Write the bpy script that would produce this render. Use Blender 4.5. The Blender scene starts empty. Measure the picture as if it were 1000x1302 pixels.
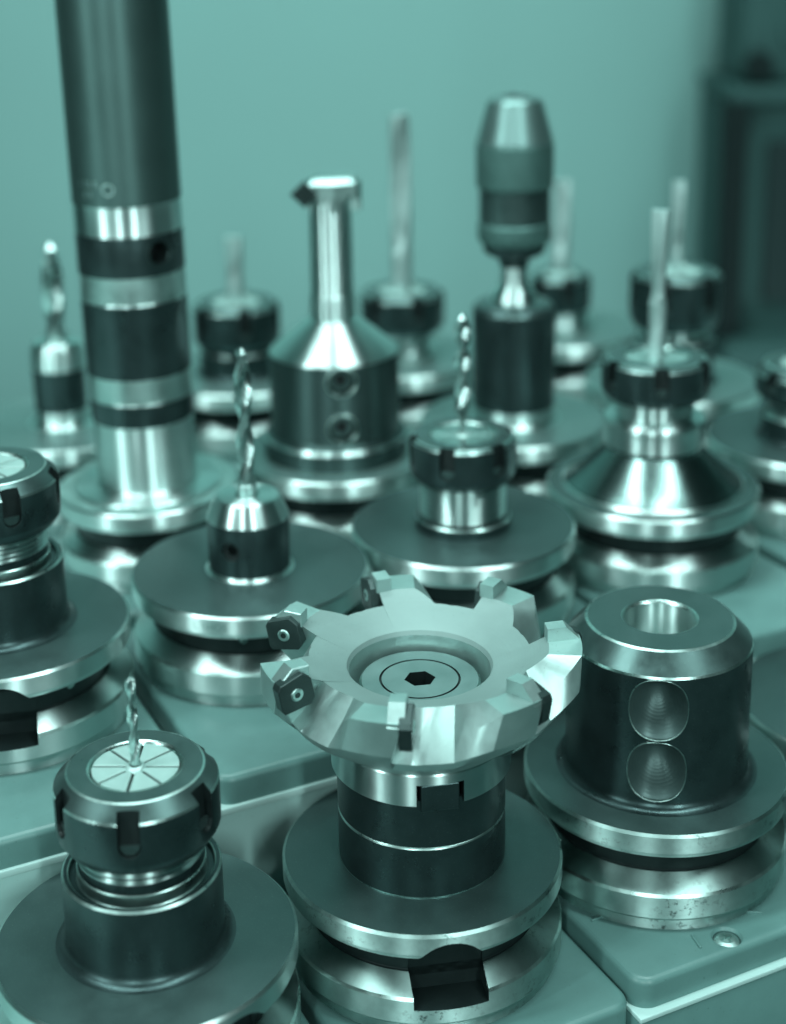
import bpy, bmesh, math, random
from mathutils import Vector, Matrix
random.seed(7)
S = 0.001                      # all dimensions below are millimetres
Z0 = 460.0                     # camera height above the table, mm
sc = bpy.context.scene
C = sc.collection
PI = math.pi
def R(a): return math.radians(a)

# ------------------------------------------------------------------ camera
cam = bpy.data.cameras.new('camera'); camo = bpy.data.objects.new('camera', cam); C.objects.link(camo)
PITCH, ROLL, FPX = 0.2688, -0.0213, 1985.0          # downward pitch, slight roll, focal length in pixels of a 1302-px-high frame
fw = Vector((0, math.cos(PITCH), -math.sin(PITCH))); up0 = Vector((0, math.sin(PITCH), math.cos(PITCH))); rt0 = Vector((1, 0, 0))
rt = rt0*math.cos(ROLL) + up0*math.sin(ROLL); up_ = up0*math.cos(ROLL) - rt0*math.sin(ROLL)
camo.matrix_world = Matrix(((rt.x, up_.x, -fw.x, 0), (rt.y, up_.y, -fw.y, 0), (rt.z, up_.z, -fw.z, Z0*S), (0, 0, 0, 1)))
cam.sensor_fit = 'VERTICAL'; cam.sensor_height = 24.0; cam.sensor_width = 18.43
cam.lens = FPX/1302*24
cam.shift_x = (500-462)/1302
cam.shift_y = -(651-410)/1302
cam.clip_start = 0.01; cam.clip_end = 50
cam.dof.use_dof = True
cam.dof.focus_distance = 0.515
cam.dof.aperture_fstop = 3.5
sc.camera = camo

# ------------------------------------------------------------------ world and lamps
w = bpy.data.worlds.new('World'); sc.world = w; w.use_nodes = True
wn = w.node_tree.nodes; wl = w.node_tree.links
bg = wn['Background']
bg.inputs['Color'].default_value = (0.18, 0.40, 0.38, 1)
bg.inputs['Strength'].default_value = 0.085
LAMP = (0.76, 1.0, 0.98)
def lamp(name, loc, target, sx, sy, power, col=LAMP, spread=180):
    l = bpy.data.lights.new(name, 'AREA'); l.shape = 'RECTANGLE'; l.size = sx; l.size_y = sy
    l.energy = power; l.color = col; l.spread = R(spread)
    o = bpy.data.objects.new(name, l); C.objects.link(o); o.location = loc
    d = Vector(target) - Vector(loc); o.rotation_euler = d.to_track_quat('-Z', 'Y').to_euler()
    return o
# rows of workshop ceiling tubes, running away from the camera, then fill lamps added for the wall and the steel
lamp('ceiling_tube_left', (-0.95, 0.15, 2.40), (0.0, 0.6, 0.1), 0.22, 1.6, 33)
lamp('ceiling_tube_right', (0.75, 0.05, 2.40), (0.0, 0.6, 0.1), 0.18, 1.6, 29)
lamp('ceiling_tube_rear', (-0.10, 1.25, 2.20), (0.0, 0.75, 0.1), 1.0, 0.30, 11)
lamp('wall_fill_high', (0.15, 0.55, 2.40), (0.15, 2.0, 0.30), 2.4, 0.25, 7, spread=80)  # unseen lamp added to brighten the wall without lighting the rack front
lamp('wall_fill_low', (0.15, 1.40, -0.35), (0.15, 2.0, 0.40), 2.0, 0.20, 5.5)  # hidden lamp added behind the rack to lift the dark lower wall
for wx, wy, pw in ((-2.3, -1.3, 27), (-0.75, -2.6, 27), (1.05, -2.4, 32)):
    lamp('front_fill_strip', (wx, wy, 1.40), (0.15, 0.9, 0.12), 0.14, 1.5, pw)  # upright strips added out of view to streak the steel and even the wall

vs = sc.view_settings
sc.display_settings.display_device = 'sRGB'
vs.view_transform = 'Standard'; vs.look = 'None'; vs.exposure = 0.2; vs.gamma = 1.0
sc.cycles.max_bounces = 8
sc.cycles.sample_clamp_indirect = 4.0
sc.cycles.caustics_reflective = False

# ------------------------------------------------------------------ materials
def new_mat(name):
    m = bpy.data.materials.new(name); m.use_nodes = True
    return m, m.node_tree.nodes, m.node_tree.links, m.node_tree.nodes['Principled BSDF']
def noise(n, l, scale, detail=4, rough=0.6, vec=None, stretch=None):
    t = n.new('ShaderNodeTexNoise'); t.inputs['Scale'].default_value = scale
    t.inputs['Detail'].default_value = detail; t.inputs['Roughness'].default_value = rough
    if stretch is not None or vec is None:
        tc = n.new('ShaderNodeTexCoord'); mp = n.new('ShaderNodeMapping')
        l.new(tc.outputs['Object'], mp.inputs['Vector'])
        if stretch: mp.inputs['Scale'].default_value = stretch
        l.new(mp.outputs['Vector'], t.inputs['Vector'])
    return t
def ramp(n, l, src, p0, c0, p1, c1):
    r = n.new('ShaderNodeValToRGB'); e = r.color_ramp.elements
    e[0].position = p0; e[0].color = c0; e[1].position = p1; e[1].color = c1
    l.new(src, r.inputs['Fac']); return r
def mixc(n, l, fac, a, b):
    m = n.new('ShaderNodeMix'); m.data_type = 'RGBA'
    for s, v in ((m.inputs['Factor'], fac), (m.inputs[6], a), (m.inputs[7], b)):
        if hasattr(v, 'is_linked'): l.new(v, s)
        else: s.default_value = v if not isinstance(v, tuple) else (*v[:3], 1)
    return m.outputs[2]
def add_bump(n, l, b, src, strength, dist):
    bp = n.new('ShaderNodeBump'); bp.inputs['Strength'].default_value = strength; bp.inputs['Distance'].default_value = dist
    l.new(src, bp.inputs['Height']); l.new(bp.outputs['Normal'], b.inputs['Normal'])
def metal(name, col, rough, aniso=0.0, metallic=1.0, stain=0.0, staincol=(.02, .04, .04), grain=0.0, var=0.12,
          dust=0.0, ringscale=0.0, rv=0.28, spec=0.5, pit=(0.60, 0.70), pitscale=420, turned=0.0):
    m, n, l, b = new_mat(name)
    b.inputs['Metallic'].default_value = metallic
    b.inputs['Specular IOR Level'].default_value = spec
    big = noise(n, l, 55, 5, 0.65)
    fine = noise(n, l, 900, 3, 0.6)
    # colour: broad tarnish, then pits / specks
    c = mixc(n, l, ramp(n, l, big.outputs['Fac'], 0.35, (0, 0, 0, 1), 0.7, (1, 1, 1, 1)).outputs['Color'],
             tuple(x*(1-var) for x in col), tuple(min(1, x*(1+var)) for x in col))
    if stain > 0:
        sp = noise(n, l, pitscale, 6, 0.75)
        msk = ramp(n, l, sp.outputs['Fac'], pit[0], (0, 0, 0, 1), pit[1], (stain,)*3 + (1,))
        reg = noise(n, l, 38, 2, 0.5)
        mr = ramp(n, l, reg.outputs['Fac'], 0.42, (0, 0, 0, 1), 0.62, (1, 1, 1, 1))
        mul = n.new('ShaderNodeMath'); mul.operation = 'MULTIPLY'
        l.new(msk.outputs['Color'], mul.inputs[0]); l.new(mr.outputs['Color'], mul.inputs[1])
        c = mixc(n, l, mul.outputs[0], c, staincol)
    if dust > 0:
        dn = noise(n, l, 1500, 2, 0.5)
        dm = ramp(n, l, dn.outputs['Fac'], 0.63, (0, 0, 0, 1), 0.74, (dust,)*3 + (1,))
        c = mixc(n, l, dm.outputs['Color'], c, (0.25, 0.42, 0.39))
    l.new(c, b.inputs['Base Color'])
    rr = n.new('ShaderNodeMapRange'); rr.inputs['To Min'].default_value = rough*(1-rv); rr.inputs['To Max'].default_value = rough*(1+rv)
    rr.inputs['From Min'].default_value = .3; rr.inputs['From Max'].default_value = .7
    l.new(big.outputs['Fac'], rr.inputs['Value']); l.new(rr.outputs[0], b.inputs['Roughness'])
    if aniso:
        b.inputs['Anisotropic'].default_value = aniso; b.inputs['Anisotropic Rotation'].default_value = 0.25
        tg = n.new('ShaderNodeTangent'); tg.direction_type = 'RADIAL'; tg.axis = 'Z'
        l.new(tg.outputs[0], b.inputs['Tangent'])
    if ringscale:
        # turning marks: fine rings along the height
        tr = noise(n, l, 1.0, 2, 0.5, stretch=(3, 3, ringscale))
        add_bump(n, l, b, tr.outputs['Fac'], grain or .1, 0.0002)
    elif turned:
        # concentric lathe marks: 1-D noise over the radius
        tc = n.new('ShaderNodeTexCoord'); sx = n.new('ShaderNodeSeparateXYZ'); l.new(tc.outputs['Object'], sx.inputs[0])
        cb_ = n.new('ShaderNodeCombineXYZ'); l.new(sx.outputs[0], cb_.inputs[0]); l.new(sx.outputs[1], cb_.inputs[1])
        ln = n.new('ShaderNodeVectorMath'); ln.operation = 'LENGTH'; l.new(cb_.outputs[0], ln.inputs[0])
        nt = n.new('ShaderNodeTexNoise'); nt.noise_dimensions = '1D'; nt.inputs['Scale'].default_value = 1400; nt.inputs['Detail'].default_value = 3
        l.new(ln.outputs['Value'], nt.inputs['W'])
        ad = n.new('ShaderNodeMath'); ad.operation = 'MULTIPLY_ADD'; ad.inputs[1].default_value = 0.35
        l.new(fine.outputs['Fac'], ad.inputs[0]); l.new(nt.outputs['Fac'], ad.inputs[2])
        add_bump(n, l, b, ad.outputs[0], turned, 0.0002)
    elif grain:
        add_bump(n, l, b, fine.outputs['Fac'], grain, 0.0003)
    return m
M = {}
M['steel'] = metal('turned_steel', (0.60, 0.74, 0.72), 0.36, aniso=0.97, var=0.06, rv=.06, ringscale=1500, grain=0.10)
M['stained'] = metal('stained_steel', (0.46, 0.62, 0.595), 0.46, aniso=0.92, stain=0.95, pit=(.54, .64), pitscale=330, rv=.1, var=0.18, grain=0.12, ringscale=900)
M['satin'] = metal('satin_steel', (0.42, 0.58, 0.555), 0.42, var=0.14, grain=0.15, stain=0.3, turned=.12)
M['black'] = metal('black_oxide', (0.042, 0.072, 0.073), 0.32, metallic=0.75, var=0.15, grain=0.04, dust=0.10)
M['disc'] = metal('oxide_flange_face', (0.088, 0.150, 0.146), 0.40, metallic=0.8, aniso=.55, var=0.08, rv=.12, turned=0.16, dust=0.22)
M['discpale'] = metal('pale_flange_face', (0.20, 0.315, 0.302), 0.42, metallic=0.8, aniso=.5, var=0.08, rv=.12, turned=0.16, dust=0.1)
M['groove'] = metal('groove_oxide', (0.016, 0.028, 0.028), 0.40, metallic=.5, var=.2, grain=.05)
M['grey'] = metal('grey_oxide', (0.10, 0.16, 0.155), 0.34, metallic=0.85, var=0.12, grain=0.04, dust=0.10)
M['worn'] = metal('worn_edge', (0.48, 0.64, 0.61), 0.30, var=0.35, grain=0.1)
M['cutter'] = metal('satin_nickel', (0.44, 0.59, 0.57), 0.40, metallic=0.85, var=0.10, rv=.15, grain=0.10, stain=0.5, pit=(.60, .72), pitscale=800)
M['cutterface'] = metal('turned_nickel', (0.235, 0.33, 0.318), 0.55, metallic=0.35, var=0.06, rv=.1, turned=0.22, stain=.4, pit=(.6, .72), pitscale=900)
M['carbide'] = metal('coated_carbide', (0.035, 0.058, 0.056), 0.38, metallic=0.6, var=0.2, grain=0.1)
M['collet'] = metal('ground_collet', (0.52, 0.69, 0.66), 0.48, metallic=0.7, var=0.05, grain=0.08)
M['drill'] = metal('ground_drill', (0.46, 0.60, 0.58), 0.30, var=0.08)
M['bolt'] = metal('bolt_head', (0.20, 0.30, 0.29), 0.45, metallic=.7, var=.1, grain=.15)
M['polished'] = metal('polished_steel', (0.17, 0.25, 0.24), 0.25, aniso=.7, var=.08, rv=.1)
M['pale'] = metal('pale_carbide', (0.55, 0.72, 0.70), 0.45, metallic=.8, var=.05)
M['grip'] = metal('grip_sleeve', (0.10, 0.20, 0.185), 0.50, metallic=0.6, var=0.1, grain=0.2)
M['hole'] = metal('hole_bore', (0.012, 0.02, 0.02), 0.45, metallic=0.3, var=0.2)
M['bore'] = metal('reamed_bore', (0.58, 0.72, 0.70), 0.42, aniso=0.95, var=0.1)
M['dimple'] = metal('counterbore', (0.07, 0.114, 0.111), 0.40, var=0.12, metallic=.5)
_m = M['dimple']; _n = _m.node_tree.nodes; _l = _m.node_tree.links
_w = _n.new('ShaderNodeTexWave'); _w.wave_type = 'RINGS'; _w.rings_direction = 'Z'; _w.inputs['Scale'].default_value = 330; _w.inputs['Distortion'].default_value = 1.0
_tc = _n.new('ShaderNodeTexCoord'); _l.new(_tc.outputs['Object'], _w.inputs['Vector'])
add_bump(_n, _l, _n['Principled BSDF'], _w.outputs['Fac'], 0.08, 0.0003)
M['holder'] = metal('brushed_oxide', (0.065, 0.11, 0.107), 0.42, metallic=.85, aniso=.8, rv=.05, var=.04, grain=.04)
M['bar'] = metal('bar_oxide', (0.092, 0.16, 0.152), 0.44, metallic=.85, aniso=.5, rv=.05, var=0.03, grain=0.05)

def plastic(name, col, rough, var=0.12, scale=30, grain=0.05, speck=0.0, spec=0.5):
    m, n, l, b = new_mat(name)
    big = noise(n, l, scale, 5, 0.6); fine = noise(n, l, 1100, 3, 0.6)
    c = mixc(n, l, big.outputs['Fac'], tuple(x*(1-var) for x in col), tuple(x*(1+var) for x in col))
    if speck:
        sp = noise(n, l, 650, 4, 0.7)
        k = ramp(n, l, sp.outputs['Fac'], .64, (0, 0, 0, 1), .72, (speck,)*3+(1,))
        c = mixc(n, l, k.outputs['Color'], c, tuple(x*0.35 for x in col))
    l.new(c, b.inputs['Base Color'])
    rr = n.new('ShaderNodeMapRange'); rr.inputs['To Min'].default_value = rough*0.8; rr.inputs['To Max'].default_value = rough*1.25
    l.new(big.outputs['Fac'], rr.inputs['Value']); l.new(rr.outputs[0], b.inputs['Roughness'])
    add_bump(n, l, b, fine.outputs['Fac'], grain, 0.0003)
    b.inputs['Specular IOR Level'].default_value = spec
    return m
M['pad'] = plastic('socket_plastic', (0.108, 0.22, 0.208), 0.38, var=.2, scale=45, grain=.1, speck=0.6)
M['shelf'] = plastic('painted_sheet', (0.36, 0.55, 0.525), 0.42, speck=0.25)
M['lip'] = plastic('bare_sheet_edge', (0.42, 0.60, 0.575), 0.35)
M['wall'] = plastic('painted_wall', (0.18, 0.355, 0.335), 0.85, var=0.05, scale=3, grain=0.02)
M['cab'] = plastic('cabinet_paint', (0.022, 0.058, 0.055), 0.6, scale=8, spec=.15)
M['cabframe'] = plastic('cabinet_frame', (0.004, 0.010, 0.010), 0.7, scale=8, spec=.1)
M['screen'] = plastic('dark_screen', (0.006, 0.016, 0.016), 0.6, scale=8, spec=.15)

# ------------------------------------------------------------------ mesh helpers
def link(name, me, parent=None, mats=None, loc=None, rotz=0.0, sharp=18):
    o = bpy.data.objects.new(name, me); C.objects.link(o)
    if mats:
        if not me.materials:
            for m in mats: me.materials.append(M[m])
        else:
            for i, m in enumerate(mats): me.materials[i] = M[m]
    for p in me.polygons: p.use_smooth = True
    if sharp: me.set_sharp_from_angle(angle=R(sharp))
    if parent: o.parent = parent
    if loc: o.location = Vector(loc)*S
    o.rotation_euler[2] = rotz
    return o
def thing(name, label, cat, loc, rotz=0.0, group=None):
    o = bpy.data.objects.new(name, None); C.objects.link(o); o.empty_display_size = .01
    o.location = (loc[0]*S, loc[1]*S, (loc[2]+Z0)*S); o.rotation_euler[2] = rotz
    o['label'] = label; o['category'] = cat
    if group: o['group'] = group
    return o
def rounded(prof, close=False, nb=1):
    """prof: (r, z, mat, bevel[, bevelmat]) -> list of (r, z, mat_to_next)"""
    out = []; n = len(prof)
    for i, p in enumerate(prof):
        r, z, mi = p[0], p[1], p[2]; bv = p[3] if len(p) > 3 else 0.0; bm_ = p[4] if len(p) > 4 else None
        if bv <= 0 or (not close and i in (0, n-1)):
            out.append((r, z, mi)); continue
        a = Vector(prof[(i-1) % n][:2]); c = Vector(prof[(i+1) % n][:2]); b = Vector((r, z))
        la, lc = (a-b).length, (c-b).length
        k = min(bv, la*.48, lc*.48)
        A = b + (a-b).normalized()*k; D = b + (c-b).normalized()*k
        for j in range(nb+1):
            t = j/nb
            q = A*(1-t)**2 + b*2*t*(1-t) + D*t*t
            out.append((q.x, q.y, mi if j == nb else (bm_ if bm_ is not None else mi)))
    return out
def lathe_mesh(prof, seg=96, close=False, rfun=None):
    P = rounded(prof, close)
    bm = bmesh.new(); cols = []
    n = len(P)
    ring0 = None
    axis = {}
    for i in range(seg):
        a = 2*PI*i/seg; col = []
        for j, (r, z, _) in enumerate(P):
            if r < 1e-4:
                if j not in axis: axis[j] = bm.verts.new((0, 0, z*S))
                col.append(axis[j])
            else:
                col.append(bm.verts.new((r*math.cos(a)*S, r*math.sin(a)*S, z*S)))
        cols.append(col)
    for i in range(seg):
        a, b = cols[i], cols[(i+1) % seg]
        for j in range(n if close else n-1):
            k = (j+1) % n
            vs_ = [a[j], b[j], b[k], a[k]]
            u = []
            for v in vs_:
                if v not in u: u.append(v)
            if len(u) < 3: continue
            f = bm.faces.new(u); f.material_index = P[j][2]
    bmesh.ops.recalc_face_normals(bm, faces=bm.faces)
    me = bpy.data.meshes.new('m'); bm.to_mesh(me); bm.free()
    return me
def lathe(name, prof, mats, parent, seg=96, close=False, loc=None, sharp=18):
    return link(name, lathe_mesh(prof, seg, close), parent, mats, loc, sharp=sharp)
def prism_mesh(pts, z0, z1, mat=0, bevel=0.0, bseg=2):
    """extrude a 2-D outline (mm) from z0 to z1"""
    bm = bmesh.new()
    lo = [bm.verts.new((x*S, y*S, z0*S)) for x, y in pts]
    hi = [bm.verts.new((x*S, y*S, z1*S)) for x, y in pts]
    n = len(pts)
    bm.faces.new(lo[::-1]); top = bm.faces.new(hi)
    for i in range(n): bm.faces.new((lo[i], lo[(i+1) % n], hi[(i+1) % n], hi[i]))
    if bevel > 0:
        bmesh.ops.bevel(bm, geom=list(top.edges), offset=bevel*S, segments=bseg, profile=.5, affect='EDGES')
    for f in bm.faces: f.material_index = mat
    bmesh.ops.recalc_face_normals(bm, faces=bm.faces)
    me = bpy.data.meshes.new('m'); bm.to_mesh(me); bm.free(); return me
def box_mesh(sx, sy, sz, bevel=0.0, seg=2, mat=0):
    bm = bmesh.new(); bmesh.ops.create_cube(bm, size=1.0)
    for v in bm.verts: v.co = Vector((v.co.x*sx, v.co.y*sy, v.co.z*sz))*S
    if bevel: bmesh.ops.bevel(bm, geom=list(bm.edges), offset=bevel*S, segments=seg, profile=.5, affect='EDGES')
    for f in bm.faces: f.material_index = mat
    me = bpy.data.meshes.new('m'); bm.to_mesh(me); bm.free(); return me
def place(me, mat4):
    me.transform(mat4); return me
def T(x, y, z): return Matrix.Translation(Vector((x, y, z))*S)
def RZ(a): return Matrix.Rotation(a, 4, 'Z')
def RX(a): return Matrix.Rotation(a, 4, 'X')
def RY(a): return Matrix.Rotation(a, 4, 'Y')
def cut(o, cutters, sharp=18):
    """subtract closed meshes (given in o's local space) from o, one after the other"""
    tmp = []
    for me in cutters:
        c = bpy.data.objects.new('cutter', me); C.objects.link(c); tmp.append(c)
        md = o.modifiers.new('b', 'BOOLEAN'); md.operation = 'DIFFERENCE'; md.solver = 'EXACT'; md.object = c
    par, loc, rot = o.parent, o.location.copy(), o.rotation_euler.copy()
    o.parent = None; o.location = (0, 0, 0); o.rotation_euler = (0, 0, 0)
    bpy.context.view_layer.update()
    dg = bpy.context.evaluated_depsgraph_get()
    me = bpy.data.meshes.new_from_object(o.evaluated_get(dg))
    o.modifiers.clear(); o.data = me
    o.parent = par; o.location = loc; o.rotation_euler = rot
    for c in tmp: bpy.data.objects.remove(c)
    for p in me.polygons: p.use_smooth = True
    me.set_sharp_from_angle(angle=R(sharp))
    return o
def radial_frame(ang, r, z):
    """local +Z points outward along the radius, local +X tangential, local +Y up"""
    out = Vector((math.cos(ang), math.sin(ang), 0)); up = Vector((0, 0, 1)); tan = up.cross(out)
    m = Matrix((( tan.x, up.x, out.x, 0), (tan.y, up.y, out.y, 0), (tan.z, up.z, out.z, 0), (0, 0, 0, 1)))
    return T(out.x*r, out.y*r, z) @ m
def circle(r, n, a0=0.0): return [(r*math.cos(a0+2*PI*i/n), r*math.sin(a0+2*PI*i/n)) for i in range(n)]
def stadium(w, y0, y1, n=10):
    """closed at the bottom by a half circle, flat top; x is the width"""
    r = w/2
    pts = [(r, y1), (-r, y1)]
    for i in range(n+1):
        a = PI + PI*i/n
        pts.append((r*math.cos(a), y0 + r + r*math.sin(a)))
    return pts

# ------------------------------------------------------------------ parts of tool holders
FR = 48.0                       # flange radius
PADDROP = 38.0                  # flange face above its socket pad
def flange(parent, r=FR, face='disc', notch=None, holes=(), ring='steel', edge='steel', seg=128, thin=7.5, h=PADDROP):
    q = r/FR
    """face disc with bright edge, dark grip groove, bevelled lower ring; z = 0 is the top face, seen from the thing's base"""
    d = lathe('flange_disc', [(0, 0, 0), (r, 0, 1, 0.9, 1), (r, -thin, 1, 0.6), (r-1.4, -thin-1.6, 2), (38*q, -thin-3.2, 2), (0, -thin-3.2, 2)],
              [face, edge, 'groove'], parent, seg, loc=(0, 0, h))
    g = lathe('groove_collar', [(0, -9, 0), (39.2*q, -9, 0), (39.2*q, -19.0, 0, .3), (39.9*q, -19.0, 0), (39.9*q, -22.6, 0), (0, -22.6, 0)], ['groove'], parent, seg, loc=(0, 0, h))
    b = lathe('lower_ring', [(0, -19.3, 0), (40.2*q, -19.3, 0, .3), (r, -23.6, 0, .7, 2), (r, -33.0, 0, .6, 2), (r-1.8, -33.8, 0, .2), (r-2.0, -h, 0), (0, -h, 0)],
              [ring, 'groove', 'worn'], parent, seg, loc=(0, 0, h))
    cutd, cutg, cutb = [], [], []
    if notch is not None:
        for a in ((notch,) if not isinstance(notch, (tuple, list)) else notch):
            fr = radial_frame(a, 0, 0)
            arc = [(12.3*math.cos(t), -15.5 + 12.3*math.sin(t)) for t in [PI*i/16 for i in range(17)]]
            arc = [(12.3, -60)] + arc + [(-12.3, -60)]
            arc2 = [(x, max(y, -27.5)) for x, y in arc]
            deep = place(prism_mesh(arc2, 36.0*q, 70, 1), fr)
            deepd = place(prism_mesh(arc2, 36.0*q, 70, 2), fr); deepg = place(prism_mesh(arc2, 36.0*q, 70, 0), fr)
            cutb += [deep]; cutd.append(deepd); cutg.append(deepg)
    for a, z, rr in holes:
        cutg.append(place(prism_mesh(circle(rr, 20), 34*q, 60, 0), radial_frame(a, 0, 0) @ T(0, z, 0)))
    if cutd: cut(d, cutd)
    if cutg: cut(g, cutg)
    if cutb: cut(b, cutb)
    for a, z, rr in holes:
        me = lathe_mesh([(rr*.35, 0, 0), (rr*.55, .5, 0), (rr*.97, .5, 0, .2), (rr*.97, -2, 0)], 20)
        s = link('set_screw', place(me, radial_frame(a, 38.4*q, z)), g, ['worn'])
    return d, g, b

def drill_mesh(rad, z0, z1, zf, pitch, web=0.42, seg=28, tip=True, hand=1, back=1.0):
    """twist drill: plain shank z0..zf, two helical flutes zf..z1, point at the top"""
    bm = bmesh.new(); rings = []
    n = max(12, int((z1-zf)/0.9)); zs = [z0, zf-0.01] + [zf + (z1-zf)*i/n for i in range(n+1)]
    for z in zs:
        fade = min(1, max(0, (z-zf)/(rad*2.2))); tw = hand*2*PI*(z-zf)/pitch
        ring = []
        for i in range(seg):
            a = 2*PI*i/seg
            c = abs(math.cos(a))                       # flutes at a = 0 and pi
            f = max(0.0, (c-0.42)/0.58)**0.8
            rr = rad*(1 - (1-web)*fade*f)
            if c < 0.42 and c > 0.30 and fade > .5: rr *= 1.0
            elif c <= .30 and fade > .5: rr *= 0.95
            ring.append(bm.verts.new((rr*math.cos(a+tw)*S, rr*math.sin(a+tw)*S, z*S)))
        rings.append(ring)
    for a, b in zip(rings, rings[1:]):
        for i in range(seg): bm.faces.new((a[i], a[(i+1) % seg], b[(i+1) % seg], b[i]))
    bm.faces.new(rings[0][::-1])
    t = bm.verts.new((0, 0, (z1 + (rad*0.6 if tip else 0))*S))
    for i in range(seg): bm.faces.new((rings[-1][i], rings[-1][(i+1) % seg], t))
    bmesh.ops.recalc_face_normals(bm, faces=bm.faces)
    me = bpy.data.meshes.new('m'); bm.to_mesh(me); bm.free(); return me

def collet_nut(parent, zb, zt, r=25.0, rtop=20.6, ch=4.4, rcol=13.6, slots=6, a0=R(-93), slot_w=6.8, depth=3.0, seg=120, mats=('black', 'worn', 'grey', 'hole'), low=0.30, rin=19.5):
    """six-slot clamping nut from zb to zt"""
    H = zt - zb
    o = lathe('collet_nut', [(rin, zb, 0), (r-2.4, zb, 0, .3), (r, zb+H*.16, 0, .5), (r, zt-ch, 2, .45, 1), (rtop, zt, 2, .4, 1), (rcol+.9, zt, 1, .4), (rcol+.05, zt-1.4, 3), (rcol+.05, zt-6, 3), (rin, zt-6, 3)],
              list(mats), parent, seg, close=True)
    cs = []
    for k in range(slots):
        fr = radial_frame(a0+k*2*PI/slots, 0, 0)
        cs.append(place(prism_mesh(stadium(slot_w, zb+H*low, zt+3), r-depth, r+8, 3), fr))
    cut(o, cs)
    # bright ground seat at the foot of every slot
    for k in range(slots):
        fr = radial_frame(a0+k*2*PI/slots, r-depth+.3, 0)
        pts = [(slot_w*.44*math.cos(PI+PI*i/8), zb+H*low+slot_w/2+slot_w*.44*math.sin(PI+PI*i/8)) for i in range(9)]
        link('slot_seat', place(prism_mesh(pts, 0, depth*.42, 0), fr), o, ['grey'])
    return o
def collet(parent, z, r=13.4, rh=2.6, n=8, a0=R(20), gap=0.95, deep=5, mat='collet'):
    base = lathe('collet', [(0, z-1.6, 0), (r-.2, z-1.6, 0), (r-.2, z-deep, 0), (0, z-deep, 0)], ['hole'], parent, 48)
    # eight jaws with saw cuts between them, sharing one mesh
    pts = []; hg = gap/2; half = PI/n
    m = 6
    ia = half - math.asin(hg/rh); oa = half - math.asin(hg/r)
    for i in range(m+1):
        t = -oa + 2*oa*i/m; pts.append((r*math.cos(t), r*math.sin(t)))
    for i in range(3):
        t = ia - 2*ia*i/2; pts.append((rh*math.cos(t), rh*math.sin(t)))
    me = prism_mesh(pts, z-1.8, z, 0, bevel=.12, bseg=1)
    for k in range(n):
        j = link('collet_jaw', me, base, [mat], rotz=a0 + k*2*PI/n, sharp=20)
    lathe('collet_cup', [(rh*.62, z-1.0, 0), (rh*.70, z+.9, 0, .2), (rh*1.12, z+.5, 0, .3), (rh*1.3, z-.6, 0)], ['collet'], base, 24)
    return base
def thread(parent, r, z0, z1, pitch=1.5, mat='steel', seg=72, name='thread'):
    pr = [(r-1.6, z0, 0)]
    n = max(1, int((z1-z0)/pitch))
    for i in range(n):
        z = z0 + (z1-z0)*i/n; p = (z1-z0)/n
        pr += [(r-1.1, z+.05*p, 0), (r, z+.40*p, 0), (r, z+.55*p, 0), (r-1.1, z+.90*p, 0)]
    pr.append((r-1.6, z1, 0))
    return lathe(name, pr, [mat], parent, seg, sharp=10)
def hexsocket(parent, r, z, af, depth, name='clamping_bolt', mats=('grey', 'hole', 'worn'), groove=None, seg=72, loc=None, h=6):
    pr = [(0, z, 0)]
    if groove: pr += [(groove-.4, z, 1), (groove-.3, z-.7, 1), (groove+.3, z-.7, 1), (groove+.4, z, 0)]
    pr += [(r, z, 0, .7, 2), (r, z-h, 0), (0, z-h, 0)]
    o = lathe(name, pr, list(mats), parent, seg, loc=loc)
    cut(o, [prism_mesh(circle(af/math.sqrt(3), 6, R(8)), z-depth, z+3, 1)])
    return o
def body(parent, pts, mats, name='body', seg=112, close=False, h=PADDROP, sharp=18):
    return lathe(name, pts, mats, parent, seg, close, sharp=sharp)
def fillet(r, z, f, mi, n=8):
    """concave foot from radius r+f at height z up to (r, z+f)"""
    return [(r+f-f*math.sin(PI/2*i/n), z+f-f*math.cos(PI/2*i/n)+0.03, mi) for i in range(n)]

GA = R(25.5)                    # the rack's rows run at this angle
uv = (Vector((math.cos(GA), math.sin(GA))), Vector((-math.sin(GA), math.cos(GA))))
T1, TW, T2, T3 = -317.0, -310.0, -262.0, -262.0      # flange-face levels (below the camera) of the front tier, its right pads, the rear tier
H = PADDROP

# ------------------------------------------------------------------ setting: wall and table
me = box_mesh(6000, 40, 4200); wall = link('wall', me, None, ['wall'], (0, 2020, 1000), sharp=None); wall['kind'] = 'structure'
me = box_mesh(2400, 1350, 40, 3); tb = link('table', me, None, ['cab'], (0, 375, -21), sharp=None); tb['kind'] = 'structure'

me = box_mesh(6000, 5200, 20); fl_ = link('floor', me, None, ['cab'], (0, -600, -760), sharp=None); fl_['kind'] = 'structure'

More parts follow.
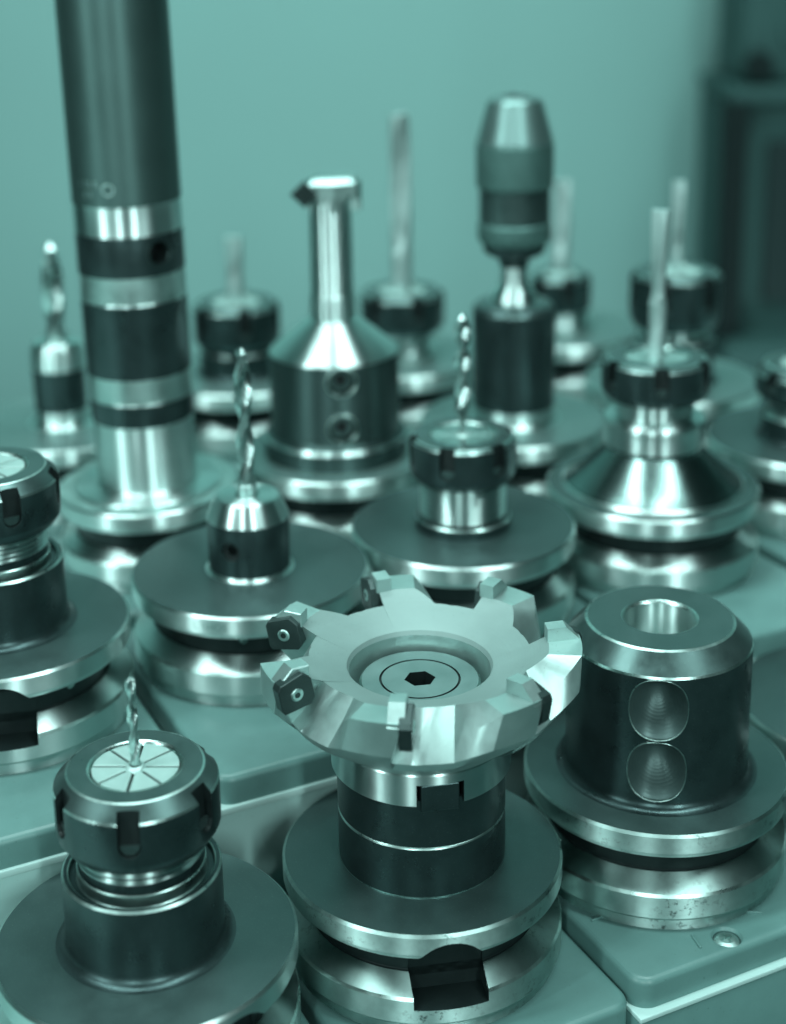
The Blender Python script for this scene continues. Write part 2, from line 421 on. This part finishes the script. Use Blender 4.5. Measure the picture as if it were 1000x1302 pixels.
# ------------------------------------------------------------------ tool rack
rack = bpy.data.objects.new('tool_rack', None); C.objects.link(rack)
rack.location = (0, 0, 0); rack.rotation_euler[2] = GA
rack['label'] = 'stepped pale rack of moulded socket pads holding all the tool holders'; rack['category'] = 'tool rack'
def uvof(x, y): return Vector((x, y)).dot(uv[0]), Vector((x, y)).dot(uv[1])
def rack_box(name, u0, u1, v0, v1, z0, z1, mat, bevel=1.0):
    me = box_mesh(u1-u0, v1-v0, z1-z0, bevel, 3)
    return link(name, me, rack, [mat], ((u0+u1)/2, (v0+v1)/2, (z0+z1)/2+Z0))
PT = 11.0                       # pad thickness
z1p, zwp, z2p = T1-H, TW-H, T2-H
rack_box('tier_block', -300, 560, 706, 860, -458, z2p-PT-3, 'shelf', 1.5)
rack_box('tier_block', -420, 760, 466, 705, -458, z2p-PT-3, 'shelf', 1.5)
rack_box('shelf_plate', -420, 760, 461.5, 480, z2p-PT-3.2, z2p-PT-.05, 'lip', 0.8)
rack_box('tier_block', -420, 262, 356, 465, -458, z1p-PT-3, 'shelf', 1.5)
rack_box('shelf_plate', -420, 263, 355, 375, z1p-PT-3.2, z1p-PT-.05, 'lip', 0.8)
rack_box('tier_block', 264.5, 760, 354.5, 465, -458, zwp-PT-1.9, 'pad', 1.0)
rack_box('shelf_plate', 264.5, 760, 353.8, 375, zwp-PT-2.0, zwp-PT-.05, 'lip', 0.5)

def roundrect(x0, x1, y0, y1, r, n=9):
    pts = []
    for cx, cy, a in ((x1-r, y1-r, 0), (x0+r, y1-r, PI/2), (x0+r, y0+r, PI), (x1-r, y0+r, 1.5*PI)):
        for i in range(n+1): pts.append((cx+r*math.cos(a+PI/2*i/n), cy+r*math.sin(a+PI/2*i/n)))
    return pts
pad_cache = {}
def pad(x, y, top, front, back=45.0, hw=48.0, screw=None, PT=11.0):
    u, v = uvof(x, y)
    key = (front, back, hw, screw, PT)
    if key not in pad_cache:
        bm = bmesh.new(); rings = []
        for o_, z_ in [(0.0, -PT), (0.0, -2.6)] + [(2.6*(1-math.cos(PI/2*q/5)), -2.6+2.6*math.sin(PI/2*q/5)) for q in range(1, 6)]:
            rings.append([bm.verts.new(Vector((px_, py_, z_))*S) for px_, py_ in roundrect(-hw+o_, hw-o_, -front+o_, back-o_, 7.0-o_)])
        for A, B in zip(rings, rings[1:]):
            for q in range(len(A)): bm.faces.new((A[q], A[(q+1) % len(A)], B[(q+1) % len(A)], B[q]))
        bm.faces.new(rings[-1]); bm.faces.new(rings[0][::-1])
        me = bpy.data.meshes.new('m'); bm.to_mesh(me); bm.free()
        pad_cache[key] = me
        o = link('socket_pad', me, rack, ['pad'], (u, v, top+Z0))
        if screw: cut(o, [place(lathe_mesh([(0, .5, 0), (5.8, .5, 0), (4.7, -1.0, 0), (4.7, -3, 0), (0, -3, 0)], 28), T(screw[0], screw[1], 0))])
        pad_cache[key] = o.data
    else:
        o = link('socket_pad', pad_cache[key], rack, None, (u, v, top+Z0), sharp=None)
    if screw:
        so = lathe('screw', [(0, -.3, 0), (2.8, -.6, 0), (4.4, -1.4, 0), (4.4, -2.9, 0), (0, -2.9, 0)], ['satin'], o, 28)
        so.location = Vector((screw[0], screw[1], 0))*S
        cut(so, [box_mesh(4.4, .9, 3, 0), box_mesh(.9, 4.4, 3, 0)])
    return o
holders = dict(
    fl=(-72.8, 426.4, T1), ctr=(16.4, 469.8, T1), weld=(104.0, 510.2, TW), r9=(193.0, 553.0, TW),
    left=(-138.9, 538.6, T2), drill=(-47.9, 584.0, T2), mid=(41.1, 624.0, T2), cone=(130.6, 668.0, T2), right8=(217.0, 726.0, T2),
    bore=(-101.0, 681.0, T3), w11=(-14.4, 720.3, T3), chuck=(76.3, 762.0, T3), f16=(170.2, 823.0, T3),
    f17=(-157.5, 771.0, T3), f13=(-71.5, 854.0, T3), f14=(23.0, 880.0, T3), f15=(121.9, 932.0, T3))
for k, (x, y, t) in holders.items():
    if t == T1: pad(x, y, z1p, 59.0, 46.0, screw=(-6, -51) if k == 'ctr' else None)
    elif t == TW: pad(x, y, zwp, 59.0, 46.0, screw=(-7, -52.5))
    elif k in ('left', 'drill', 'mid', 'cone', 'right8'): pad(x, y, t-H, uvof(x, y)[1]-462.5, 45.0)
    else: pad(x, y, t-H, 53.0, 48.0)
# moulded ribs on the pad under the side-lock holder
u, v = uvof(104.0, 510.2)
for du, dv, a in ((-40, -24, 0.1), (-18, -50, 1.35), (9, -46, -0.6)):
    me = box_mesh(7, .9, .8, .25, 2); link('pad_rib', me, rack, ['pad'], (u+du, v+dv, zwp+Z0+.25), rotz=a)

def holder(key, name, label, cat, rotz=0.0, group=None):
    x, y, t = holders[key]
    return thing(name, label, cat, (x, y, t-H), rotz, group)

# ------------------------------------------------------------------ 1. face mill on its arbor (front centre)
t = holder('ctr', 'face_mill_holder', 'wide seven-insert face mill on black arbor, front centre of the rack', 'face mill')
flange(t, notch=R(-81), ring='stained', edge='stained')
lathe('arbor_collar', [(0, H-1, 0), (28.4, H-1, 0), (28.4, H+.02, 1), (28.5, H+.6, 0, .2), (28.5, H+18.1, 1, .5, 1), (28.1, H+18.5, 1), (28.5, H+18.9, 0, .3), (28.5, H+36, 0), (0, H+36, 0)],
      ['black', 'worn'], t, 112)
rg = lathe('drive_ring', [(24, H+34.6, 0), (30.3, H+34.6, 0, .5), (30.3, H+46, 0, .4), (29.0, H+46.9, 0), (24, H+46.9, 0)], ['satin', 'hole'], t, 112, close=True)
rg.data.materials[0] = M['steel']
cut(rg, [place(prism_mesh([(-7.8, H+30), (7.8, H+30), (7.8, H+42.6), (-7.8, H+42.6)], 20, 40, 1), radial_frame(a, 0, 0)) for a in (R(-80), R(100))])
for a in (R(-80), R(100)):
    link('drive_key', place(box_mesh(12.6, 9.6, 6, .4), radial_frame(a, 26.4, H+37.4)), t, ['black'])
# cutter: z = 0 at its face
NT = 7; PH0 = R(108); STEP = 2*PI/NT
zc = H + 70.4
ct = thing  # (keeps names short below)
def cutter_mesh():
    tooth = [(23.6, -14), (23.6, -2.2), (24.3, -.7), (25.8, 0.1), (36.5, 3.6), (42.6, 6.6), (53.4, 7.0), (53.0, -4.6), (48.5, -9.6), (31.0, -23.6), (20, -23.6)]
    gull = [(23.6, -14), (23.6, -2.2), (24.3, -.7), (25.8, 0.1), (34.4, 2.7), (36.8, 3.6), (42.6, -6.0), (46.4, -10.5), (44.4, -14.0), (31.0, -23.6), (20, -23.6)]
    bm = bmesh.new(); cols = []
    al = []
    for k in range(NT):
        f0 = PH0 - k*STEP
        for a, s in ((0, 1), (4, 1), (8, 1), (12, 1), (15, 1), (17.5, 1), (20, .78), (22.5, .52), (25, .26), (27.5, 0.0), (32, 0), (38, 0), (44, 0), (48, 0), (51.40, 0)):
            al.append((f0 - R(a), s))
    for ang, s in al:
        col = []
        for j, ((r1, z1), (r0, z0)) in enumerate(zip(tooth, gull)):
            r = r0 + (r1-r0)*s; z = z0 + (z1-z0)*s
            # gullets lean: the lower points trail behind
            sh = R(-6.0)*max(0, min(1, (8-z)/20.0)) if 5 <= j <= 8 else 0
            col.append(bm.verts.new((r*math.cos(ang+sh)*S, r*math.sin(ang+sh)*S, z*S)))
        cols.append(col)
    n = len(cols); m = len(tooth)
    for i in range(n):
        a, b = cols[i], cols[(i+1) % n]
        for j in range(m):
            k = (j+1) % m
            f_ = bm.faces.new((a[j], b[j], b[k], a[k]))
            if 1 <= j <= 4: f_.material_index = 1
    bmesh.ops.remove_doubles(bm, verts=bm.verts, dist=1e-7)
    bmesh.ops.recalc_face_normals(bm, faces=bm.faces)
    me = bpy.data.meshes.new('m'); bm.to_mesh(me); bm.free(); return me
cb = link('cutter_body', cutter_mesh(), t, ['cutter', 'cutterface'], (0, 0, zc), sharp=22)
chan = []
for k in range(NT):
    a = PH0 + k*STEP
    out = Vector((math.cos(a), math.sin(a), 0)); tan = Vector((-math.sin(a), math.cos(a), 0)); up = Vector((0, 0, 1))
    for (ro, ta, zz, rad, dd) in ((44.0, 7.2, 0.6, 5.2, (0.56, -0.32, -0.76)), (51.0, 16.5, -9.5, 4.8, (0.12, 0.75, 0.5))):
        p2 = out*ro + tan*ta + up*zz
        d2 = (out*dd[0] + tan*dd[1] + up*dd[2]).normalized()
        q = d2.to_track_quat('Z', 'Y').to_matrix().to_4x4()
        L = 22 if ro < 50 else 11
        chan.append(place(prism_mesh(circle(rad, 24), -L, L if ro < 50 else 7, 0), T(p2.x, p2.y, p2.z) @ q))
cut(cb, chan, sharp=22)
hexsocket(t, 20.2, 0, 9.2, 5.5, 'clamping_bolt', ('bolt', 'hole', 'worn'), groove=13.2, loc=(0, 0, zc-6.2), h=7)
lathe('cutter_seat', [(24.2, -13.6, 0), (0, -13.6, 0)], ['satin'], t, 72, loc=(0, 0, zc))
# carbide inserts with screws, one pocket each; the pocket's bright seat stands behind
ins = [(-5.4, -5.0), (4.2, -5.6), (6.0, -3.6), (6.0, 3.2), (3.4, 6.2), (-4.8, 5.4), (-6.0, 3.8), (-6.2, -3.6)]
ins_me = prism_mesh(ins, 0, 4.0, 0, bevel=.35, bseg=2)
scr_me = lathe_mesh([(0, -.5, 1), (.9, -.5, 1), (1.0, .25, 0), (2.0, .3, 0, .3), (2.4, -.3, 0)], 24)
ring_me = lathe_mesh([(2.3, -.3, 0), (2.5, .12, 0), (3.0, .05, 0)], 24)
for k in range(NT):
    a = PH0 + k*STEP
    out = Vector((math.cos(a), math.sin(a), 0)); tan = Vector((-math.sin(a), math.cos(a), 0)); up = Vector((0, 0, 1))
    # local x outward, local y up, local z along the cutting direction (x cross y = out x up = -tan -> flip)
    nrm = tan*1.0 + up*0.0
    xa = -out; ya = up
    m4 = Matrix(((xa.x, ya.x, nrm.x, 0), (xa.y, ya.y, nrm.y, 0), (xa.z, ya.z, nrm.z, 0), (0, 0, 0, 1)))
    pos = out*47.8 + up*(3.4) - tan*1.2
    mm = T(pos.x, pos.y, pos.z) @ m4 @ Matrix.Rotation(R(12), 4, 'Z')
    io = link('insert', ins_me.copy(), cb, ['carbide']); io.data.transform(mm)
    so = link('screw', scr_me.copy(), io, ['satin', 'hole']); so.data.transform(mm @ T(0, 0, 4.0))
    # light wedge block above and behind the insert
    wedge = prism_mesh([(-6.2, 1.5), (5.2, 2.2), (5.2, 7.2), (-1.0, 7.6), (-5.5, 3.2)], -3.6, 1.9, 0, bevel=.3, bseg=1)
    wo = link('insert_seat', wedge, cb, ['cutter']); wo.data.transform(T(pos.x, pos.y, pos.z) @ m4 @ T(.6, .6, 0))

# ------------------------------------------------------------------ collet chucks
def collet_chuck(key, name, label, rb=25.0, hb=25.8, nut=(37.4, 60.2), slot0=R(-93), notch=None, tall=True, colletn=8, group=None, face='disc', ring='steel', seg=112, holes=(), rot=0.0, drillspec=None, detail=True, nr=25.5, ch=4.6):
    t = holder(key, name, label, 'collet chuck', rot, group)
    flange(t, notch=notch, face=face, ring=ring, seg=seg, holes=holes)
    if tall:
        body(t, fillet(rb, H, 3.4, 0) + [(rb, H+3.43, 0), (rb, H+hb, 0, .7, 1), (rb-2.2, H+hb, 0, .4, 1), (rb-2.6, H+hb-2.0, 0), (20.2, H+hb-2.0, 1, .3), (20.2, H+hb+2.2, 0, .4, 1), (18.8, H+hb+2.2, 0), (18.8, H+nut[0]+3, 0)], ['black', 'worn'], seg=seg)
        thread(t, 19.8, H+hb+4.6, H+nut[0]+2, 1.9)
        lathe('neck', [(18.9, H+hb+2, 0), (18.9, H+hb+5, 0)], ['black'], t, 72)
    else:
        body(t, [(0, H-1, 0), (20.4, H-1, 0), (20.4, H+4.6, 0, .6, 1), (17.5, H+5.0, 0), (17.5, H+nut[0]+2, 0)], ['black', 'worn'], seg=seg)
        thread(t, 18.6, H+5.2, H+nut[0]+1, 2.2)
    collet_nut(t, H+nut[0], H+nut[1], r=nr, a0=slot0, seg=seg, ch=ch, rtop=nr-4.4 if ch > 2 else nr-1.4)
    collet(t, H+nut[1]-.5, n=colletn, mat='collet' if tall else 'satin')
    return t
t = collet_chuck('fl', 'collet_chuck', 'black collet chuck gripping a thin drill, nearest the camera at front left', notch=R(-48), slot0=R(-88))
link('drill_bit', drill_mesh(1.7, H+54, H+89, H+61, 21, web=.4), t, ['drill'])
t = collet_chuck('left', 'collet_chuck', 'collet chuck with bright stacked rings cut off by the left picture edge', notch=R(-79.5), slot0=R(-59), hb=26, nut=(40, 62), holes=((R(-40), -13.5, 2.0),))
link('drill_bit', drill_mesh(2.4, H+55, H+74, H+60, 14), t, ['drill'])
t = collet_chuck('mid', 'collet_chuck', 'short collet chuck with spiral drill directly behind the face mill', tall=False, nut=(21.5, 40.5), slot0=R(-111), nr=22.6, ch=1.2)
link('drill_bit', drill_mesh(3.5, H+36, H+91, H+52.5, 26, web=.34), t, ['drill'])

# ------------------------------------------------------------------ 3. side-lock holder, empty (front right)
t = holder('weld', 'side_lock_holder', 'empty thick black side-lock holder with two round side recesses', 'tool holder')
flange(t, notch=R(62), holes=((R(-83), -13.2, 1.9), (R(-54), -13.2, 1.7)), ring='stained', edge='stained')
o = body(t, [(12.6, H-1, 3)] + [(36.2, H-1, 0)] + fillet(32.8, H, 3.6, 0) + [(32.8, H+3.63, 0), (32.9, H+50.8, 2, .5, 1), (26.3, H+58.0, 2, .6, 1), (13.4, H+58.0, 1, .3, 1), (12.6, H+57.2, 3)],
         ['black', 'worn', 'grey', 'bore', 'dimple'], close=True, seg=160)
def dimple(r, z, ang, rout):
    pr = [(0, -7.0, 4)] + [(r*math.sin(PI/2*i/9), .5-7.5*math.cos(PI/2*i/9), 4) for i in range(1, 9)] + [(r, .5, 4), (r, 12, 4), (0, 12, 4)]
    return place(lathe_mesh(pr, 56), radial_frame(ang, rout, z))
def superellipse(rx, ry, n, e=2.35):
    out = []
    for i in range(n):
        a = 2*PI*i/n; c, q_ = math.cos(a), math.sin(a)
        out.append((math.copysign(abs(c)**(2/e), c)*rx, math.copysign(abs(q_)**(2/e), q_)*ry))
    return out
RZS = (H+38.6, H+15.0)
cut(o, [place(prism_mesh(superellipse(10.0, 11.4, 64), -12, 12, 1), radial_frame(R(-100.5), 32.0, z)) for z in RZS])
def scoop_mesh(rx, ry, depth, n=64, m=14, lift=3.2):
    # concave scoop whose deepest point sits a little above the middle
    bm = bmesh.new(); rings = []
    ol = superellipse(rx, ry, n)
    for k in range(1, m+1):
        t_ = k/m; dz = 3.0 - depth*math.cos(PI/2*t_)**0.9
        rings.append([bm.verts.new(Vector((x*t_, y*t_ + lift*(1-t_), dz))*S) for x, y in ol])
    c = bm.verts.new(Vector((0, lift, 3.0-depth))*S)
    for i in range(n): bm.faces.new((c, rings[0][i], rings[0][(i+1) % n]))
    for A, B in zip(rings, rings[1:]):
        for i in range(n): bm.faces.new((A[i], B[i], B[(i+1) % n], A[(i+1) % n]))
    me = bpy.data.meshes.new('m'); bm.to_mesh(me); bm.free(); return me
lathe('bore_bounce_plug', [(12.7, H+30, 0), (0, H+30, 0)], ['satin'], t, 48)  # plug added partway down so light bounces inside the bore
def rim_tube(rc, ol, rt, k=6):
    # thin worn edge where a radial recess of outline ol meets a cylinder of radius rc
    bm = bmesh.new(); rings = []; seg = len(ol)
    for i, (x, z) in enumerate(ol):
        th = math.asin(x/rc); c = Vector((rc*math.sin(th), z, rc*math.cos(th)))
        e = Vector((x, z, 0)).normalized(); o_ = Vector((math.sin(th), 0, math.cos(th)))
        rings.append([bm.verts.new((c + (e*math.cos(2*PI*j/k) + o_*math.sin(2*PI*j/k))*rt)*S) for j in range(k)])
    for i in range(seg):
        A, B = rings[i], rings[(i+1) % seg]
        for j in range(k): bm.faces.new((A[j], A[(j+1) % k], B[(j+1) % k], B[j]))
    bmesh.ops.recalc_face_normals(bm, faces=bm.faces)
    me = bpy.data.meshes.new('m'); bm.to_mesh(me); bm.free(); return me
for z in RZS:
    dm = link('screw_recess', scoop_mesh(9.95, 11.35, 10.0), t, ['dimple'], sharp=None); dm.matrix_local = radial_frame(R(-100.5), 28.6, z)
    rt_ = link('recess_rim', rim_tube(32.86, superellipse(10.0, 11.4, 72), .18), dm, ['worn'], sharp=None); rt_.matrix_local = T(0, 0, -28.6)

# ------------------------------------------------------------------ 5. small side-lock holder with twist drill
t = holder('drill', 'drill_holder', 'small silver-topped side-lock holder with long twist drill, left of the face mill', 'tool holder')
d, g, b = flange(t, holes=((R(-91), -13.2, 1.8),))
o = body(t, fillet(16.5, H, 1.5, 1) + [(16.5, H+1.6, 0, .2), (16.5, H+22.6, 2, .5, 1), (12.9, H+31.0, 2, .7, 1), (5.0, H+31.4, 2), (4.2, H+30, 2), (0, H+30, 2)], ['black', 'steel', 'steel', 'hole', 'grey'], seg=96)
cut(o, [place(lathe_mesh([(0, -6, 3), (2.2, -6, 3), (2.2, -2.0, 3), (4.1, -1.8, 4), (4.1, 6, 4), (0, 6, 4)], 32), radial_frame(R(-113), 16.5, H+12.5))])
lathe('drill_collar', [(4.1, H+28, 0), (4.1, H+35.6, 0, .3), (3.0, H+35.6, 0)], ['drill'], t, 36)
link('drill_bit', drill_mesh(3.6, H+30, H+90, H+36.5, 50, web=.36), t, ['drill'])
def engrave(txt, parent, r, zmid, size, a_mid, mat='black'):
    cu = bpy.data.curves.new('t', 'FONT'); cu.body = txt; cu.size = size*S; cu.align_x = 'CENTER'; cu.align_y = 'CENTER'; cu.extrude = .06*S
    to = bpy.data.objects.new('t', cu); C.objects.link(to); bpy.context.view_layer.update()
    me = bpy.data.meshes.new_from_object(to.evaluated_get(bpy.context.evaluated_depsgraph_get()))
    bpy.data.objects.remove(to)
    for v in me.vertices:
        a = a_mid + v.co.x/(r*S); rr = r*S + .02*S + v.co.z*.6
        v.co = Vector((rr*math.cos(a), rr*math.sin(a), v.co.y + zmid*S))
    return link('engraved_lettering', me, parent, [mat], sharp=None)
engrave('L 1HOS', d, FR, -4.2, 4.2, R(-105), 'satin')

# ------------------------------------------------------------------ 7. collet chuck on a polished cone (right)
t = holder('cone', 'collet_chuck', 'collet chuck with tall end mill on a polished flared cone', 'collet chuck')
flange(t, ring='steel', edge='steel', face='grey')
pr = [(0, H+.2, 0), (41.4, H+.2, 0), (40.0, H+1.4, 1)]
for i in range(1, 9):
    q = i/8; pr.append((40.0-18.2*q, H+1.4+16.0*q**1.15, 1))
body(t, pr + [(21.6, H+19.2, 0), (22.2, H+20, 0, .4), (22.2, H+28.0, 0, .4), (23.2, H+29.4, 0, .5), (22.6, H+32, 0, .4), (17.4, H+33.6, 0), (16.8, H+47, 0)], ['steel', 'polished'], name='flared_body')
thread(t, 17.6, H+34, H+44, 2.0)
collet_nut(t, H+41.5, H+60.0, r=24.0, a0=R(-94), ch=1.6, rtop=21.4)
collet(t, H+59.2, mat='satin')
def endmill(parent, r, z0, zf, z1, mat='drill'):
    link('end_mill', drill_mesh(r, z0, z1, zf, 260, web=.4, tip=False), parent, [mat])
endmill(t, 4.0, H+56, H+84, H+126, 'pale')

# ------------------------------------------------------------------ right-edge holders
t = collet_chuck('right8', 'collet_chuck', 'dark collet chuck cut off by the right picture edge', tall=True, rb=22, hb=12, nut=(20, 37), slot0=R(-150))
t = holder('r9', 'tool_holder', 'bare flange holder cut off by the right edge, beside the side-lock holder', 'tool holder')
flange(t, notch=R(-120))
body(t, fillet(20, H, 3, 0) + [(20, H+3.1, 0), (20, H+12, 0, .6, 1), (0, H+12, 0)], ['black', 'worn'])

# ------------------------------------------------------------------ 10. tall boring bar
t = holder('bore', 'boring_bar', 'tall black boring bar with silver bands rising out of the top', 'boring bar')
t.rotation_euler[1] = R(-0.8)
flange(t, r=42.0, face='satin', seg=96)
o = body(t, [(0, H-1, 0), (34, H-1, 0), (34, H+1.2, 0, .5), (23.0, H+2.0, 0, .8), (22.8, H+33.3, 0, .3), (23.3, H+33.6, 1, .3), (23.5, H+44.3, 0, .3), (23.3, H+44.5, 4), (23.3, H+55.7, 0, .2), (23.6, H+56, 1, .3),
       (23.8, H+90, 0, .3), (23.5, H+90.4, 4), (23.5, H+102.2, 0), (23.9, H+102.5, 1, .3), (23.9, H+120.7, 0, .3), (23.8, H+120.9, 0, .4), (23.8, H+133.7, 0, .4), (24.1, H+134, 2, .4), (24.1, H+290, 2, 1), (0, H+290, 2)],
       ['steel', 'black', 'bar', 'hole', 'satin'], seg=112)
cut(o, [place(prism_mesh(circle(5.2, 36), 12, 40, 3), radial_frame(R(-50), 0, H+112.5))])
lathe_r = lathe_mesh([(5.2, -.6, 0), (5.2, .25, 0, .2), (6.1, .1, 0), (6.1, -.6, 0)], 40, close=True)
link('hole_rim', place(lathe_r, radial_frame(R(-50), 23.4, H+112.5)), t, ['grey'])
engrave('O', t, 24.15, H+141.5, 8.0, R(-100), 'satin')
for i, tx in enumerate(('1 25 0', 'II ll')):
    engrave(tx, t, 24.15, H+144-4.6*i, 4.2, R(-124), 'satin')

# ------------------------------------------------------------------ 11. side-lock holder with boring tool
t = holder('w11', 'boring_tool_holder', 'side-lock holder with silver cone, two screws and a dark-tipped boring tool', 'tool holder')
flange(t, ring='steel', face='discpale')
o = body(t, [(0, H-1, 0), (35, H-1, 0), (35, H+9.5, 0, 1.2, 1), (31.2, H+11.6, 0, .5), (31.2, H+51, 2, .6, 1), (12.6, H+66.5, 2, .7, 1), (10.6, H+66.8, 2), (0, H+66.8, 2)], ['grey', 'steel', 'steel', 'hole'], seg=112)
o.data.materials[0] = M['holder']
for z in (H+43.5, H+20.5):
    cut(o, [place(lathe_mesh([(0, -9, 3), (6.6, -9, 3), (6.8, 8, 3), (0, 8, 3)], 36), radial_frame(R(-83), 31.2, z))])
    s = hexsocket(t, 5.9, 0, 5.6, 3.5, 'clamp_screw', ('grey', 'hole', 'worn'), h=4)
    s.data.transform(radial_frame(R(-83), 27.2, z))
    rim = lathe_mesh([(6.7, -1, 0), (6.7, .4, 0, .2), (7.5, .2, 0), (7.5, -1, 0)], 36, close=True)
    link('hole_rim', place(rim, radial_frame(R(-83), 30.9, z)), t, ['worn'])
sh = lathe('boring_shank', [(0, H+60, 0), (10.9, H+60, 0), (10.9, H+78, 0), (10.2, H+79, 0, .3), (9.9, H+128, 0, .5), (0, H+128, 0)], ['steel'], t, 64)
hd = prism_mesh([(-9.5, -9.5), (2, -10), (12, -6.5), (14.8, 0), (11, 8), (-5, 9.5), (-10.5, 3)], 0, 15.5, 0, bevel=2.4, bseg=1)
ho = link('boring_head', place(hd, T(0, 0, H+119)), t, ['satin'])
cut(ho, [place(box_mesh(16, 12, 9), T(13, -8, H+119) @ RY(R(38))), place(box_mesh(11, 9, 12), T(-10, -9.5, H+122.5) @ RY(R(-30)))])
hi_ = prism_mesh([(-6.6, 0), (0, -6.4), (6.6, 0), (0, 6.0)], 0, 4, 0, bevel=.4)
link('insert', place(hi_, T(-11.5, -6, H+128) @ RX(R(90))), t, ['carbide'])

# ------------------------------------------------------------------ 12. keyless drill chuck
t = holder('chuck', 'drill_chuck_holder', 'keyless drill chuck with tapered nose on a black cylindrical holder', 'drill chuck')
flange(t, face='discpale')
body(t, fillet(20.8, H, 3, 1) + [(20.8, H+3.1, 1), (20.8, H+8, 0), (20.9, H+58.6, 0, .8, 2), (19.0, H+61.0, 2, .8), (12.0, H+62.5, 1, .5), (11.2, H+66.0, 1, .6), (6.8, H+71, 1, .6), (6.8, H+83, 1), (0, H+83, 1)], ['black', 'steel', 'grey'])
lathe('chuck_tail', [(6.9, H+80, 0), (8.0, H+83.5, 0), (13.8, H+86.5, 0, .4), (15.6, H+88.2, 0, .4), (15.8, H+93, 0)], ['black'], t, 72)
lathe('rear_sleeve', [(13, H+91.5, 0), (17.0, H+92, 0, .8), (18.4, H+94.5, 0, .6), (18.4, H+102.5, 0, .8), (16, H+104, 0)], ['grip'], t, 72)
lathe('chuck_body', [(16, H+102, 0), (17.6, H+103.5, 0, .3), (17.6, H+121, 0, .3), (15, H+121, 0)], ['grey'], t, 72)
kn = lathe('front_sleeve', [(14, H+119.6, 0), (18.6, H+120, 0, .8), (19.2, H+121.5, 0, .5), (19.2, H+142, 0, .4), (15, H+142.4, 0)], ['grip'], t, 72)
lathe('chuck_nose', [(15, H+141.6, 0), (19.0, H+142.3, 0, .6), (13.4, H+163, 0, .9), (9.0, H+165.2, 0, .5), (5.0, H+165.0, 0), (4.0, H+158, 0), (0, H+158, 0)], ['discpale'], t, 72)
for k in range(3):
    me = box_mesh(2.2, 5.0, 9, .4); link('chuck_jaw', me, t, ['grey'], (math.cos(R(90+k*120))*3.6, math.sin(R(90+k*120))*3.6, H+161.5), rotz=R(k*120))

# ------------------------------------------------------------------ far holders
def far_chuck(key, label, nutz, toolr, tooltop, fl0, slot0, nr=24.5, mat='pale', hb=None, pitch=260):
    t = holder(key, 'collet_chuck', label, 'collet chuck')
    flange(t, seg=72, face='discpale')
    if hb:
        body(t, fillet(22, H, 3, 0) + [(22, H+3.1, 0), (22, H+hb, 0, .6, 1), (17, H+hb, 0), (17, H+nutz[0]+2, 0)], ['black', 'worn'], seg=64)
        thread(t, 18.4, H+hb+.2, H+nutz[0]+1, 2.2, seg=48)
    else:
        body(t, [(0, H-1, 0), (19.6, H-1, 0), (19.6, H+5, 0, .6, 1), (16.5, H+5.2, 0), (16.5, H+nutz[0]+2, 0)], ['steel', 'steel'], seg=64)
        thread(t, 17.6, H+5.3, H+nutz[0]+1, 2.4, seg=48)
    collet_nut(t, H+nutz[0]-5, H+nutz[1], r=nr, a0=slot0, seg=72, ch=2.0, rtop=nr-2.6, rcol=13.2 if nr > 20 else 10, rin=min(19.5, nr-4))
    collet(t, H+nutz[1]-.4, r=13.0 if nr > 20 else 9.8)
    link('drill_bit', drill_mesh(toolr, H+nutz[1]-4, H+tooltop, H+fl0, pitch, web=.34, tip=False), t, [mat]).rotation_euler[2] = R(35)
    return t
far_chuck('f13', 'far collet chuck with stubby pale tool between boring bar and boring tool holder', (21, 41), 5.0, 78, 50, R(-75), hb=14)
far_chuck('f14', 'far collet chuck holding a long slim reamer behind the boring tool holder', (21, 39), 6.0, 141, 60, R(-70))
far_chuck('f15', 'far small collet chuck mostly hidden right of the keyless drill chuck', (15, 34), 5.6, 92, 44, R(-80), nr=18.5)
far_chuck('f16', 'far collet chuck with thin round-tipped tool behind the tall end mill', (36, 61), 3.6, 110, 70, R(-55), hb=24)
t = holder('f17', 'drill_holder', 'far small silver-topped holder with twist drill left of the boring bar', 'tool holder')
flange(t, seg=72, face='discpale')
body(t, fillet(13.4, H, 4, 1) + [(13.4, H+4.1, 1), (13.4, H+8, 0), (13.4, H+30, 1, .4), (13.6, H+30.2, 1), (13.2, H+41, 1, .8), (11.6, H+43.5, 1, .6), (0, H+43.5, 1)], ['black', 'steel'], seg=64)
link('drill_bit', drill_mesh(5.4, H+40, H+92, H+46, 84, web=.36), t, ['drill'])

# ------------------------------------------------------------------ machine cabinet in the background
t = thing('machine_cabinet', 'blurred dark machine cabinet with black screen panel at the right edge', 'machine', (700, 1880, -1209))
def cbox(name, x0, x1, y0, y1, z0, z1, mat, bev=3):
    me = box_mesh(x1-x0, y1-y0, z1-z0, bev, 2)
    return link(name, me, t, [mat], ((x0+x1)/2-700, (y0+y1)/2-1880, (z0+z1)/2+1209))
cbox('housing', 434, 1000, 1825, 1990, -1209, -244, 'cab', 8)
cbox('left_frame', 424, 452, 1795, 1829, -560, -242, 'cabframe', 4)
cbox('screen_panel', 478, 980, 1814, 1826, -484, -290, 'screen', 3)
cbox('base_ledge', 428, 1000, 1770, 1824, -640, -525, 'cab', 8)
cbox('top_ledge', 430, 1000, 1800, 1985, -243.5, -226, 'cab', 5)
cbox('control_head', 446, 800, 1820, 1960, -225.5, -60, 'cab', 10)
kb = lathe_mesh([(0, 18, 0), (16, 18, 0, 2), (18, 0, 0), (0, 0, 0)], 32)
link('knob', place(kb, RX(R(90))), t, ['cabframe'], (464-700, 1820-1880, -203+1209))
kb2 = lathe_mesh([(0, 12, 0), (26, 12, 0, 2), (28, 0, 0), (0, 0, 0)], 40)
link('dial', place(kb2, RX(R(90))), t, ['cab'], (516-700, 1820-1880, -165+1209))
